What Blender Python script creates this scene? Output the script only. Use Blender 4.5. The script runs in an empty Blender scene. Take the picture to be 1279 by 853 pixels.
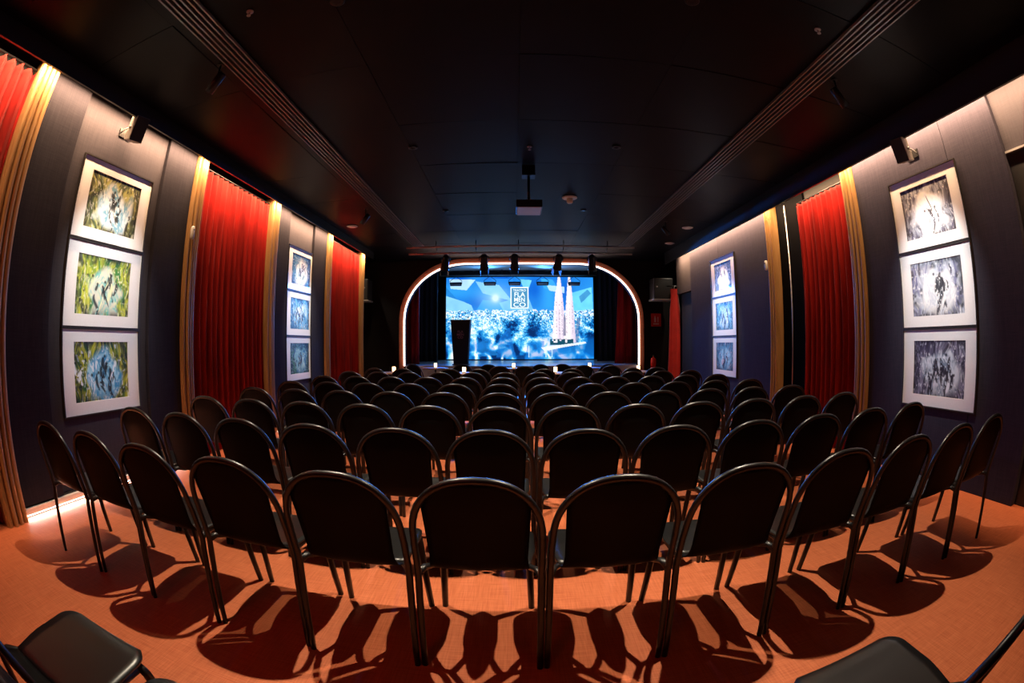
import bpy, bmesh, math, random
import numpy as np
from mathutils import Vector, Matrix, Euler

random.seed(7)
PI = math.pi
S = bpy.context.scene
COL = S.collection

# ------------------------------------------------------------------ camera
CAM_H = 1.30
cd = bpy.data.cameras.new('camera')
cam = bpy.data.objects.new('camera', cd)
COL.objects.link(cam)
cam.location = (0, 0, CAM_H)
cam.rotation_euler = Euler((PI / 2 + 0.0051, 0.0, 0.0044), 'XYZ')
cam.matrix_world = Matrix.Translation((0, 0, CAM_H)) @ cam.rotation_euler.to_matrix().to_4x4() @ Matrix.Rotation(-0.0032, 4, 'Z')
S.camera = cam
cd.type = 'PANO'
cd.sensor_width = 36.0
cd.sensor_fit = 'HORIZONTAL'
cd.clip_start = 0.01
# fisheye r = f sin(k t)/k with f = 600.65 px on a 1279 px wide frame
KL = 0.6129
FMM = 600.65 * 36.0 / 1279.0
rr = np.linspace(0, 21.9, 400)
tt = np.arcsin(np.clip(KL * rr / FMM, 0, 1)) / KL
A_ = np.stack([rr, rr ** 2, rr ** 3, rr ** 4], 1)
kk = np.linalg.lstsq(A_, tt, rcond=None)[0]
cc = cd.cycles if hasattr(cd, 'cycles') and hasattr(cd.cycles, 'panorama_type') else cd
cc.panorama_type = 'FISHEYE_LENS_POLYNOMIAL'
cc.fisheye_fov = PI
cc.fisheye_polynomial_k0 = 0.0
cc.fisheye_polynomial_k1 = -float(kk[0])
cc.fisheye_polynomial_k2 = -float(kk[1])
cc.fisheye_polynomial_k3 = -float(kk[2])
cc.fisheye_polynomial_k4 = -float(kk[3])

# ------------------------------------------------------------------ world, exposure
w = bpy.data.worlds.new('world'); S.world = w
w.use_nodes = True
w.node_tree.nodes['Background'].inputs[0].default_value = (0.02, 0.006, 0.006, 1)
w.node_tree.nodes['Background'].inputs[1].default_value = 0.05
S.view_settings.view_transform = 'Standard'
S.view_settings.look = 'None'
S.view_settings.gamma = 1.0
S.view_settings.use_curve_mapping = False
S.view_settings.exposure = 0.0

# room measures (metres): x across, y towards the stage, z up
XL, XR = -3.587, 3.90
ZC = 3.50
YB, YA, YS = -2.6, 12.26, 16.7          # back wall, proscenium, screen
ZS = 0.74                               # stage floor

WARM = (1.0, 0.60, 0.32)
def area_light(name, loc, sx, sy, energy, color, rot=(0, 0, 0), spread=PI):
    l = bpy.data.lights.new(name, 'AREA'); l.shape = 'RECTANGLE'; l.size = sx; l.size_y = sy
    l.energy = energy; l.color = color; l.spread = spread
    o = bpy.data.objects.new(name, l); COL.objects.link(o); o.location = loc; o.rotation_euler = rot
    return o
def spot_light(name, loc, target, energy, color, angle, blend, rad):
    l = bpy.data.lights.new(name, 'SPOT'); l.energy = energy; l.color = color
    l.spot_size = math.radians(angle); l.spot_blend = blend; l.shadow_soft_size = rad
    o = bpy.data.objects.new(name, l); COL.objects.link(o); o.location = loc
    d = Vector(target) - Vector(loc); o.rotation_euler = d.to_track_quat('-Z', 'Y').to_euler()
    return o
# LED wall washers in the ceiling coves along both walls
area_light('cove_light', (XL + 0.15, 4.3, ZC - 0.05), 0.03, 13.4, 420, WARM, (0, math.radians(38), 0), math.radians(105))
area_light('cove_light', (XR - 0.15, 4.2, ZC - 0.05), 0.03, 13.2, 440, WARM, (0, math.radians(-38), 0), math.radians(105))

# ------------------------------------------------------------------ materials
def mat(name, col, rough=0.5, metal=0.0, spec=0.5, emit=None, estr=0.0, coat=0.0, sheen=0.0):
    m = bpy.data.materials.new(name); m.use_nodes = True
    b = m.node_tree.nodes['Principled BSDF']
    b.inputs['Base Color'].default_value = (*col, 1)
    b.inputs['Roughness'].default_value = rough
    b.inputs['Metallic'].default_value = metal
    b.inputs['Specular IOR Level'].default_value = spec
    b.inputs['Coat Weight'].default_value = coat
    b.inputs['Coat Roughness'].default_value = 0.08
    b.inputs['Sheen Weight'].default_value = sheen
    if emit:
        b.inputs['Emission Color'].default_value = (*emit, 1)
        b.inputs['Emission Strength'].default_value = estr
    return m
def nodes(m): return m.node_tree.nodes, m.node_tree.links, m.node_tree.nodes['Principled BSDF']
def noise_vary(m, c1, c2, scale, stretch=(1, 1, 1), bump=0.0, bscale=None, detail=4, dist=0.01):
    n, l, b = nodes(m)
    tc = n.new('ShaderNodeTexCoord'); mp = n.new('ShaderNodeMapping'); mp.inputs['Scale'].default_value = stretch
    nz = n.new('ShaderNodeTexNoise'); nz.inputs['Scale'].default_value = scale; nz.inputs['Detail'].default_value = detail
    r = n.new('ShaderNodeValToRGB'); r.color_ramp.elements[0].position = 0.3; r.color_ramp.elements[1].position = 0.7
    r.color_ramp.elements[0].color = (*c1, 1); r.color_ramp.elements[1].color = (*c2, 1)
    l.new(tc.outputs['Object'], mp.inputs[0]); l.new(mp.outputs[0], nz.inputs['Vector'])
    l.new(nz.outputs['Fac'], r.inputs[0]); l.new(r.outputs[0], b.inputs['Base Color'])
    if bump:
        bp = n.new('ShaderNodeBump'); bp.inputs['Strength'].default_value = bump; bp.inputs['Distance'].default_value = dist
        if bscale:
            nz2 = n.new('ShaderNodeTexNoise'); nz2.inputs['Scale'].default_value = bscale
            l.new(mp.outputs[0], nz2.inputs['Vector']); l.new(nz2.outputs['Fac'], bp.inputs['Height'])
        else: l.new(nz.outputs['Fac'], bp.inputs['Height'])
        l.new(bp.outputs[0], b.inputs['Normal'])
    return m
def weave(m, c1, c2, sx, sz, bump=0.25, axes=('Y', 'Z')):
    """two crossed thread waves: a woven cloth"""
    n, l, b = nodes(m)
    tc = n.new('ShaderNodeTexCoord')
    nz = n.new('ShaderNodeTexNoise'); nz.inputs['Scale'].default_value = 1.0; nz.inputs['Detail'].default_value = 3
    fac = []
    for ax, sc in zip(axes, (sx, sz)):
        mp = n.new('ShaderNodeMapping')
        st = {'X': (sc, 6, 6), 'Y': (6, sc, 6), 'Z': (6, 6, sc)}[ax]
        mp.inputs['Scale'].default_value = st
        q = n.new('ShaderNodeTexNoise'); q.inputs['Scale'].default_value = 1.0; q.inputs['Detail'].default_value = 2
        l.new(tc.outputs['Object'], mp.inputs[0]); l.new(mp.outputs[0], q.inputs['Vector']); fac.append(q)
    ad = n.new('ShaderNodeMath'); ad.operation = 'ADD'
    l.new(fac[0].outputs['Fac'], ad.inputs[0]); l.new(fac[1].outputs['Fac'], ad.inputs[1])
    hf = n.new('ShaderNodeMath'); hf.operation = 'MULTIPLY'; hf.inputs[1].default_value = 0.5; l.new(ad.outputs[0], hf.inputs[0])
    r = n.new('ShaderNodeValToRGB'); r.color_ramp.elements[0].position = 0.36; r.color_ramp.elements[1].position = 0.64
    r.color_ramp.elements[0].color = (*c1, 1); r.color_ramp.elements[1].color = (*c2, 1)
    l.new(hf.outputs[0], r.inputs[0]); l.new(r.outputs[0], b.inputs['Base Color'])
    bp = n.new('ShaderNodeBump'); bp.inputs['Strength'].default_value = bump; bp.inputs['Distance'].default_value = 0.003
    l.new(hf.outputs[0], bp.inputs['Height']); l.new(bp.outputs[0], b.inputs['Normal'])
    return m
def attr_mat(name, strength=None, rough=0.5, coat=0.0):
    m = bpy.data.materials.new(name); m.use_nodes = True
    n, l, b = nodes(m)
    a = n.new('ShaderNodeVertexColor'); a.layer_name = 'Col'
    if strength is None:
        l.new(a.outputs['Color'], b.inputs['Base Color']); b.inputs['Roughness'].default_value = rough
        b.inputs['Coat Weight'].default_value = coat; b.inputs['Coat Roughness'].default_value = 0.03
    else:
        b.inputs['Base Color'].default_value = (0, 0, 0, 1)
        l.new(a.outputs['Color'], b.inputs['Emission Color']); b.inputs['Emission Strength'].default_value = strength
    return m

M = {}
M['floor'] = weave(mat('woven vinyl floor', (.5, .15, .06), .62, spec=.3), (.40, .095, .034), (.56, .155, .062), 150, 150, .35, ('X', 'Y'))
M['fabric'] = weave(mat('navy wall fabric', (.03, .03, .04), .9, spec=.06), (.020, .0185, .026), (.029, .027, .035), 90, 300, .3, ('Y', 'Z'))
M['fabric_r_lit'] = weave(mat('navy wall fabric grey side lit', (.03, .03, .04), .9, spec=.06), (.031, .029, .044), (.043, .040, .058), 90, 300, .3, ('Y', 'Z'))  # same fabric, brighter wash and blue stage light put into its colour
M['fabric_lit'] = weave(mat('navy wall fabric smooth lit', (.03, .03, .04), .85, spec=.08), (.036, .033, .042), (.046, .042, .052), 60, 200, .15, ('Y', 'Z'))  # smoother and lighter: stronger cove light on recessed panels put into the colour
M['black'] = noise_vary(mat('matt black paint', (.005, .005, .006), .75, spec=.3), (.004, .004, .005), (.007, .0065, .0075), 6)
M['black_satin'] = mat('satin black', (.012, .012, .014), .38)
M['black_metal'] = mat('black metal', (.015, .015, .017), .35, .6)
M['tile'] = noise_vary(mat('black ceiling tile', (.003, .003, .004), .46, spec=.11), (.0020, .0022, .0036), (.0036, .0040, .0064), 3, bump=.05, bscale=40)  # slight blue cast of the stage light put into the tile colour
M['alu'] = mat('brushed aluminium', (.42, .42, .43), .35, .9)
M['alu_dark'] = mat('grey aluminium', (.40, .40, .41), .4, .5)
M['alu_vent'] = mat('vent aluminium', (.25, .25, .26), .45, .6)
M['plastic'] = noise_vary(mat('black moulded plastic', (.011, .011, .012), .36, spec=.55), (.0035, .0035, .0038), (.005, .005, .0055), 9, bump=.06, bscale=350, dist=.001)
M['plastic_back'] = noise_vary(mat('black moulded plastic back', (.004, .004, .004), .5, spec=.09), (.003, .003, .0033), (.0045, .0045, .005), 9, bump=.06, bscale=350, dist=.001)
M['plastic_seat'] = noise_vary(mat('black moulded plastic seat', (.010, .010, .011), .34, spec=.6), (.004, .004, .0045), (.007, .007, .0075), 9, bump=.06, bscale=350, dist=.001)
M['gold'] = noise_vary(mat('gilded moulding', (.55, .30, .08), .48, .30, spec=.3), (.33, .18, .065), (.47, .28, .12), 5, (3, 3, .35), bump=.1, bscale=60)
M['red'] = noise_vary(mat('red velvet', (.42, .012, .012), .9, spec=.05, sheen=.03), (.14, .0055, .005), (.30, .013, .010), 4, (1, 4, .3), bump=.08, bscale=90)
M['red_banner'] = noise_vary(mat('red cloth', (.5, .015, .015), .7, sheen=.2), (.45, .012, .015), (.6, .02, .02), 4)
M['white'] = mat('white plastic', (.75, .75, .73), .4)
M['underside_sheen'] = mat('pale projector underside sheen', (.55, .55, .56), .22)
M['mat_board'] = noise_vary(mat('white mat board', (.78, .78, .78), .55, coat=.25), (.76, .76, .76), (.80, .80, .80), 60)
M['frame'] = mat('dark frame', (.02, .018, .018), .4)
M['grey_box'] = noise_vary(mat('grey speaker shell', (.32, .30, .27), .5), (.28, .26, .24), (.36, .33, .3), 20)
M['grille'] = noise_vary(mat('speaker grille', (.008, .008, .009), .6), (.004, .004, .005), (.016, .016, .017), 300)
M['wood'] = noise_vary(mat('orange brown wood', (.5, .17, .07), .5), (.38, .11, .055), (.48, .15, .07), 3, (1, 1, 8), bump=.05)
M['table'] = noise_vary(mat('table top', (.35, .20, .12), .45), (.30, .17, .10), (.42, .25, .16), 4, (6, 1, 1))
M['led'] = mat('led line', (1, 1, 1), .4, emit=(1.0, .78, .68), estr=4.5)
M['led_white'] = mat('led white', (1, 1, 1), .4, emit=(1.0, .93, .86), estr=95)
M['led_body'] = mat('led profile', (.8, .8, .8), .45)
M['candle'] = mat('candle glass', (.9, .7, .5), .4, emit=(1.0, .62, .30), estr=5)
M['wax'] = mat('candle wax', (.8, .75, .65), .5)
M['stagefloor'] = noise_vary(mat('stage floor', (.1, .1, .1), .2), (.36, .38, .40), (.48, .50, .52), 5)
M['stageceil'] = mat('stage ceiling', (.5, .5, .52), .6)
M['lens'] = mat('lens', (.03, .03, .04), .08)
M['red_paint'] = mat('red enamel', (.6, .02, .015), .3)
M['sign_white'] = mat('sign white', (.8, .75, .72), .5)
M['redlamp'] = mat('red gel', (.1, .0, .0), .4, emit=(1, .05, .03), estr=2)
M['logo_dim'] = mat('lectern lettering', (.30, .12, .16), .5)
M['blacksoft'] = noise_vary(mat('black stage drape', (.008, .008, .010), .85), (.006, .006, .008), (.012, .012, .014), 4, (4, 1, .3))
M['lens_on'] = mat('downlight lens', (1, 1, 1), .3, emit=(1, .86, .68), estr=6)

# ------------------------------------------------------------------ mesh helper
class MB:
    def __init__(s): s.v = []; s.f = []; s.smooth = []
    def add(s, vs, fs, smooth=False):
        o = len(s.v); s.v += [tuple(v) for v in vs]; s.f += [tuple(i + o for i in f) for f in fs]; s.smooth += [smooth] * len(fs)
        return s
    def box(s, x0, x1, y0, y1, z0, z1):
        vs = [(x, y, z) for x in (x0, x1) for y in (y0, y1) for z in (z0, z1)]
        return s.add(vs, [(0, 1, 3, 2), (4, 6, 7, 5), (0, 4, 5, 1), (2, 3, 7, 6), (0, 2, 6, 4), (1, 5, 7, 3)])
    def bbox(s, c, size, mtx=None):
        hx, hy, hz = (q / 2 for q in size)
        vs = [Vector((x, y, z)) for x in (-hx, hx) for y in (-hy, hy) for z in (-hz, hz)]
        if mtx is not None: vs = [mtx @ v for v in vs]
        vs = [v + Vector(c) for v in vs]
        return s.add(vs, [(0, 1, 3, 2), (4, 6, 7, 5), (0, 4, 5, 1), (2, 3, 7, 6), (0, 2, 6, 4), (1, 5, 7, 3)])
    def tube(s, path, rad, n=8, cap=True, flat=1.0, up=(0, 0, 1), closed=False):
        P = [Vector(p) for p in path]; m = len(P); vs = []
        rads = rad if isinstance(rad, (list, tuple)) else [rad] * m
        prev = None
        for i in range(m):
            if closed: t = (P[(i + 1) % m] - P[i - 1])
            else: t = (P[min(i + 1, m - 1)] - P[max(i - 1, 0)])
            t.normalize()
            if prev is None:
                a = Vector(up); a = a - t * a.dot(t)
                if a.length < 1e-3: a = Vector((1, 0, 0)); a = a - t * a.dot(t)
            else: a = prev - t * prev.dot(t)
            a.normalize(); prev = a; b = t.cross(a)
            for k in range(n):
                q = 2 * PI * k / n
                vs.append(P[i] + (a * math.cos(q) * flat + b * math.sin(q)) * rads[i])
        fs = []
        for i in range(m if closed else m - 1):
            j = (i + 1) % m
            for k in range(n): fs.append((i * n + k, i * n + (k + 1) % n, j * n + (k + 1) % n, j * n + k))
        s.add(vs, fs, True)
        if cap and not closed:
            o = len(s.v) - len(vs)
            s.f.append(tuple(o + k for k in range(n))[::-1]); s.f.append(tuple(o + (m - 1) * n + k for k in range(n))); s.smooth += [False, False]
        return s
    def lathe(s, prof, n=20, c=(0, 0, 0), mtx=None):
        vs = []; m = len(prof)
        for r, z in prof:
            for k in range(n):
                v = Vector((r * math.cos(2 * PI * k / n), r * math.sin(2 * PI * k / n), z))
                if mtx is not None: v = mtx @ v
                vs.append(v + Vector(c))
        fs = [(i * n + k, i * n + (k + 1) % n, (i + 1) * n + (k + 1) % n, (i + 1) * n + k) for i in range(m - 1) for k in range(n)]
        o = len(s.v); s.add(vs, fs, True)
        s.f.append(tuple(o + k for k in range(n))[::-1]); s.f.append(tuple(o + (m - 1) * n + k for k in range(n))); s.smooth += [False, False]
        return s
    def prism(s, poly, axis, a, b):
        """poly of 2-D points extruded along axis from a to b; the 2-D points fill the other two axes in order"""
        n = len(poly); vs = []
        for h in (a, b):
            for p, q in poly: vs.append({'x': (h, p, q), 'y': (p, h, q), 'z': (p, q, h)}[axis])
        fs = [tuple(range(n))[::-1], tuple(range(n, 2 * n))] + [(i, (i + 1) % n, n + (i + 1) % n, n + i) for i in range(n)]
        return s.add(vs, fs)
    def sheet(s, grid, thick=None):
        """grid[i][j] of points; with thick a vector function gives a closed slab"""
        nr, nc = len(grid), len(grid[0])
        vs = [p for r in grid for p in r]
        fs = [(i * nc + j, i * nc + j + 1, (i + 1) * nc + j + 1, (i + 1) * nc + j) for i in range(nr - 1) for j in range(nc - 1)]
        if thick is None: return s.add(vs, fs, True)
        N = nr * nc
        # vertex normals
        g = np.array([[tuple(p) for p in r] for r in grid], float)
        du = np.gradient(g, axis=0); dv = np.gradient(g, axis=1)
        nn = np.cross(du, dv); nn /= np.maximum(np.linalg.norm(nn, axis=2, keepdims=True), 1e-9)
        g2 = g - nn * thick
        vs2 = [tuple(p) for r in g2 for p in r]
        fs2 = [tuple(q + N for q in f)[::-1] for f in fs]
        rim = [j for j in range(nc)] + [i * nc + nc - 1 for i in range(1, nr)] + [(nr - 1) * nc + j for j in range(nc - 2, -1, -1)] + [i * nc for i in range(nr - 2, 0, -1)]
        fr = [(rim[i], rim[i] + N, rim[(i + 1) % len(rim)] + N, rim[(i + 1) % len(rim)]) for i in range(len(rim))]
        return s.add(vs + vs2, fs + fs2 + fr, True)
    def mesh(s, name, m):
        me = bpy.data.meshes.new(name); me.from_pydata(s.v, [], s.f); me.materials.append(m)
        me.polygons.foreach_set('use_smooth', s.smooth); 
        bm = bmesh.new(); bm.from_mesh(me); bmesh.ops.recalc_face_normals(bm, faces=bm.faces); bm.to_mesh(me); bm.free()
        me.update(); return me
    def build(s, name, m, parent=None, loc=None):
        o = bpy.data.objects.new(name, s.mesh(name, m)); COL.objects.link(o)
        if parent is not None: o.parent = parent
        if loc is not None: o.location = loc
        return o
def bevel(o, wd=0.004, seg=2, ang=40):
    b = o.modifiers.new('bevel', 'BEVEL'); b.width = wd; b.segments = seg; b.limit_method = 'ANGLE'; b.angle_limit = math.radians(ang)
    return o
def tag(o, label=None, cat=None, group=None, kind=None):
    if label: o['label'] = label
    if cat: o['category'] = cat
    if group: o['group'] = group
    if kind: o['kind'] = kind
    return o
def thing(name, label, cat, loc=(0, 0, 0), rz=0.0, group=None):
    o = bpy.data.objects.new(name, None); COL.objects.link(o); o.location = loc; o.rotation_euler = (0, 0, rz); o.empty_display_size = .1
    return tag(o, label, cat, group)
def copy_tree(o, parent=None):
    c = o.copy(); COL.objects.link(c); c.parent = parent
    for ch in list(o.children): copy_tree(ch, c)
    return c
def struct(name, mb, m, parent=None): return tag(mb.build(name, m, parent), kind='structure')
def colour_grid(name, img, origin, du, dv, m, parent=None, loc=None):
    """img[row from top][col] linear colours as a fine mesh of coloured points"""
    H, W = img.shape[:2]
    o = np.array(origin, float); du = np.array(du, float); dv = np.array(dv, float)
    jj, ii = np.meshgrid(np.linspace(0, 1, W), np.linspace(0, 1, H))
    P = o + ii[..., None] * dv + jj[..., None] * du
    idx = np.arange(H * W).reshape(H, W)
    F = np.stack([idx[:-1, :-1], idx[1:, :-1], idx[1:, 1:], idx[:-1, 1:]], -1).reshape(-1, 4)
    me = bpy.data.meshes.new(name)
    me.vertices.add(H * W); me.vertices.foreach_set('co', P.reshape(-1))
    me.loops.add(F.size); me.loops.foreach_set('vertex_index', F.reshape(-1))
    me.polygons.add(len(F)); me.polygons.foreach_set('loop_start', np.arange(0, F.size, 4)); me.polygons.foreach_set('loop_total', np.full(len(F), 4))
    me.update(calc_edges=True)
    ca = me.color_attributes.new('Col', 'FLOAT_COLOR', 'POINT')
    c4 = np.ones((H * W, 4), np.float32); c4[:, :3] = np.clip(img, 0, 1).reshape(-1, 3)
    ca.data.foreach_set('color', c4.reshape(-1))
    me.materials.append(m); me.validate()
    ob = bpy.data.objects.new(name, me); COL.objects.link(ob)
    if parent is not None: ob.parent = parent
    if loc is not None: ob.location = loc
    return ob
def text_mesh(name, txt, size, m, parent, mtx, extrude=0.002, align='CENTER', sx=1.0):
    c = bpy.data.curves.new('t', 'FONT'); c.body = txt; c.size = size; c.extrude = extrude; c.align_x = align; c.resolution_u = 3
    c.offset = size * 0.008
    t = bpy.data.objects.new('t', c); COL.objects.link(t)
    bpy.context.view_layer.update()
    dg = bpy.context.evaluated_depsgraph_get()
    me = bpy.data.meshes.new_from_object(t.evaluated_get(dg)); 
    bpy.data.objects.remove(t); bpy.data.curves.remove(c)
    me.transform(Matrix.Diagonal((sx, 1, 1, 1))); me.transform(mtx); me.materials.clear(); me.materials.append(m)
    o = bpy.data.objects.new(name, me); COL.objects.link(o); o.parent = parent
    return o

# ================================================================== SETTING
struct('floor', MB().box(-4.6, 4.7, YB - .1, YA + .1, -.12, 0), M['floor'])
# ceiling: slab with recessed joints between black tiles
ceil = struct('ceiling', MB().box(-4.6, 4.7, YB - .1, YA + .05, ZC + .012, ZC + .15), M['black'])
TS = 1.2
proto = None
tilts = [0, .004, -.003, .002, -.005, .003]
for i in range(8):
    for j in range(13):
        x0 = -4.75 + i * TS; y0 = -2.9 + j * TS
        if x0 > 4.0 or y0 + TS > YA + .05 + TS * .5: continue
        if proto is None:
            proto = MB().box(-TS / 2 + .002, TS / 2 - .002, -TS / 2 + .002, TS / 2 - .002, 0, .012).mesh('ceiling_tile', M['tile'])
        o = bpy.data.objects.new('ceiling_tile', proto); COL.objects.link(o); o.parent = ceil
        o.location = (x0 + TS / 2, min(y0 + TS / 2, YA - TS / 2), ZC)
        o.rotation_euler = (random.choice(tilts) * .8, random.choice(tilts) * .8, 0)

def wall_pieces(root, X, sgn, segs, m_default):
    """upholstered panels, each its own piece; X front plane, sgn +1 = wall lies towards +x"""
    for (y0, y1, z0, z1, rec, mk) in segs:
        xf = X + sgn * rec; xb = X + sgn * .14
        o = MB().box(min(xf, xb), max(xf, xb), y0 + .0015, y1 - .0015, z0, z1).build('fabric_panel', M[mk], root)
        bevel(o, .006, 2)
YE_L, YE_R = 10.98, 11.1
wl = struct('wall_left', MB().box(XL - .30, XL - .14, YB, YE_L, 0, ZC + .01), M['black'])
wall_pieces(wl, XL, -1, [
    (1.60, 2.13, .10, ZC, 0, 'fabric'), (2.13, 3.55, .10, ZC, .045, 'fabric_lit'), (3.55, 4.11, .10, ZC, 0, 'fabric'),
    (6.40, 6.85, .10, ZC, 0, 'fabric'), (6.85, 7.89, .10, ZC, .045, 'fabric_lit'), (7.89, 8.50, .10, ZC, 0, 'fabric')], 'fabric')
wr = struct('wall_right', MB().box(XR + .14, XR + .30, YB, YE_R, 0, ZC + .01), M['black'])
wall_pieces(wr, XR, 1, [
    (1.635, 2.42, 0, ZC, 0, 'fabric_r_lit'), (2.42, 4.05, 0, ZC, 0, 'fabric_r_lit'),
    (6.38, 8.36, 0, ZC, 0, 'fabric_r_lit'), (8.36, 9.95, 0, ZC, 0, 'fabric_r_lit'),
    (9.95, 11.1, 2.48, ZC, .07, 'fabric_lit'), (-2.55, 1.635, 2.82, ZC, .07, 'fabric_lit'), (-2.55, .35, 0, 2.82, .07, 'fabric_lit')], 'fabric_r_lit')
# plinth boards under the left wall panels
for k, (y0, y1) in enumerate(((1.60, 4.11), (6.40, 8.50))):
    struct('baseboard_left' if k == 0 else 'baseboard_left.001', MB().box(XL - .14, XL - .03, y0, y1, 0, .10), M['black_satin'])
# cove pelmets along the walls, just below the ceiling
struct('trim_1', MB().box(XL + .20, XL + .225, YB, YE_L, 3.335, ZC).box(XL - .0, XL + .20, YB, YE_L, ZC - .02, ZC), M['black_satin'])
struct('trim_2', MB().box(XR - .225, XR - .20, YB, YE_R, 3.218, ZC).box(XR - .20, XR, YB, YE_R, ZC - .02, ZC), M['black_satin'])
# back wall behind the camera, and the wider bay beside the stage
struct('wall_back', MB().box(-4.6, 4.7, YB - .15, YB, 0, ZC + .01), M['black'])
struct('wall_left_bay', MB().box(-4.35, -4.25, YE_L, YA, 0, ZC).box(-4.35, XL - .14, YE_L - .12, YE_L, 0, ZC), M['black'])
struct('wall_right_bay', MB().box(4.42, 4.52, YE_R, YA, 0, ZC).box(XR + .14, 4.52, YE_R - .12, YE_R, 0, ZC), M['black'])

# proscenium opening
AC, AHW, AZV, AZT, ARX = .205, 3.03, 1.92, 3.345, 1.58
def arch_pts(off=0.0, n=14, z0=0.0):
    pts = [(AC - AHW - off, z0), (AC - AHW - off, AZV)]
    for k in range(1, n + 1):
        a = PI / 2 * k / n
        pts.append((AC - AHW + ARX - (ARX + off) * math.cos(a), AZV + (AZT - AZV + off) * math.sin(a)))
    return pts + [(2 * AC - x, z) for x, z in reversed(pts)]
ap = arch_pts(0)
mb = MB()
half = len(ap) // 2
XW0, XW1 = -4.3, 4.5
for side in (0, 1):
    pp = ap[:half] if side == 0 else ap[half:][::-1]
    xw = XW0 if side == 0 else XW1
    for a, b in zip(pp[:-1], pp[1:]):
        if a[1] == b[1]: continue
        mb.add([(xw, YA, a[1]), (a[0], YA, a[1]), (b[0], YA, b[1]), (xw, YA, b[1]), (xw, YA + .12, a[1]), (a[0], YA + .12, a[1]), (b[0], YA + .12, b[1]), (xw, YA + .12, b[1])],
               [(0, 1, 2, 3), (7, 6, 5, 4), (1, 5, 6, 2)])
mb.box(XW0, XW1, YA, YA + .12, AZT, ZC + .3)
struct('wall_front', mb, M['black'])
# stage box
struct('floor_stage', MB().box(-4.3, 4.5, YA + .02, 18.0, ZS - .06, ZS).box(AC - AHW, AC + AHW, YA + .02, YA + .05, 0, ZS - .06), M['stagefloor'])
struct('ceiling_stage', MB().box(-4.3, 4.5, YA + .12, 17.4, 3.80, 3.9), M['stageceil'])
struct('wall_stage_back', MB().box(-4.3, 4.5, 17.3, 17.4, ZS, 3.8), M['black'])
struct('wall_stage_left', MB().box(-4.4, -4.3, YA + .12, 17.4, ZS, 3.8), M['black'])
struct('wall_stage_right', MB().box(4.5, 4.6, YA + .12, 17.4, ZS, 3.8), M['black'])

arch = thing('proscenium_arch', 'orange-brown rounded arch with glowing inner line framing the stage', 'arch', (AC, YA, 0))
def arch_band(o0, o1, y0, y1, z0=ZS):
    a = arch_pts(o0, z0=z0); b = arch_pts(o1, z0=z0); n = len(a); vs = []
    for (x, z), (x2, z2) in zip(a, b):
        vs += [(x - AC, y0, z), (x2 - AC, y0, z2), (x2 - AC, y1, z2), (x - AC, y1, z)]
    fs = []
    for i in range(n - 1):
        for k in range(4): fs.append((i * 4 + k, i * 4 + (k + 1) % 4, i * 4 + 4 + (k + 1) % 4, i * 4 + 4 + k))
    fs += [(0, 1, 2, 3), tuple((n - 1) * 4 + k for k in (3, 2, 1, 0))]
    return MB().add(vs, fs)
arch_band(0.03, .15, -.10, 0.0, 0.0).build('arch_frame', M['wood'], arch)
arch_band(-.012, .022, -.135, -.10, ZS).build('led_line', M['led'], arch)

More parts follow.
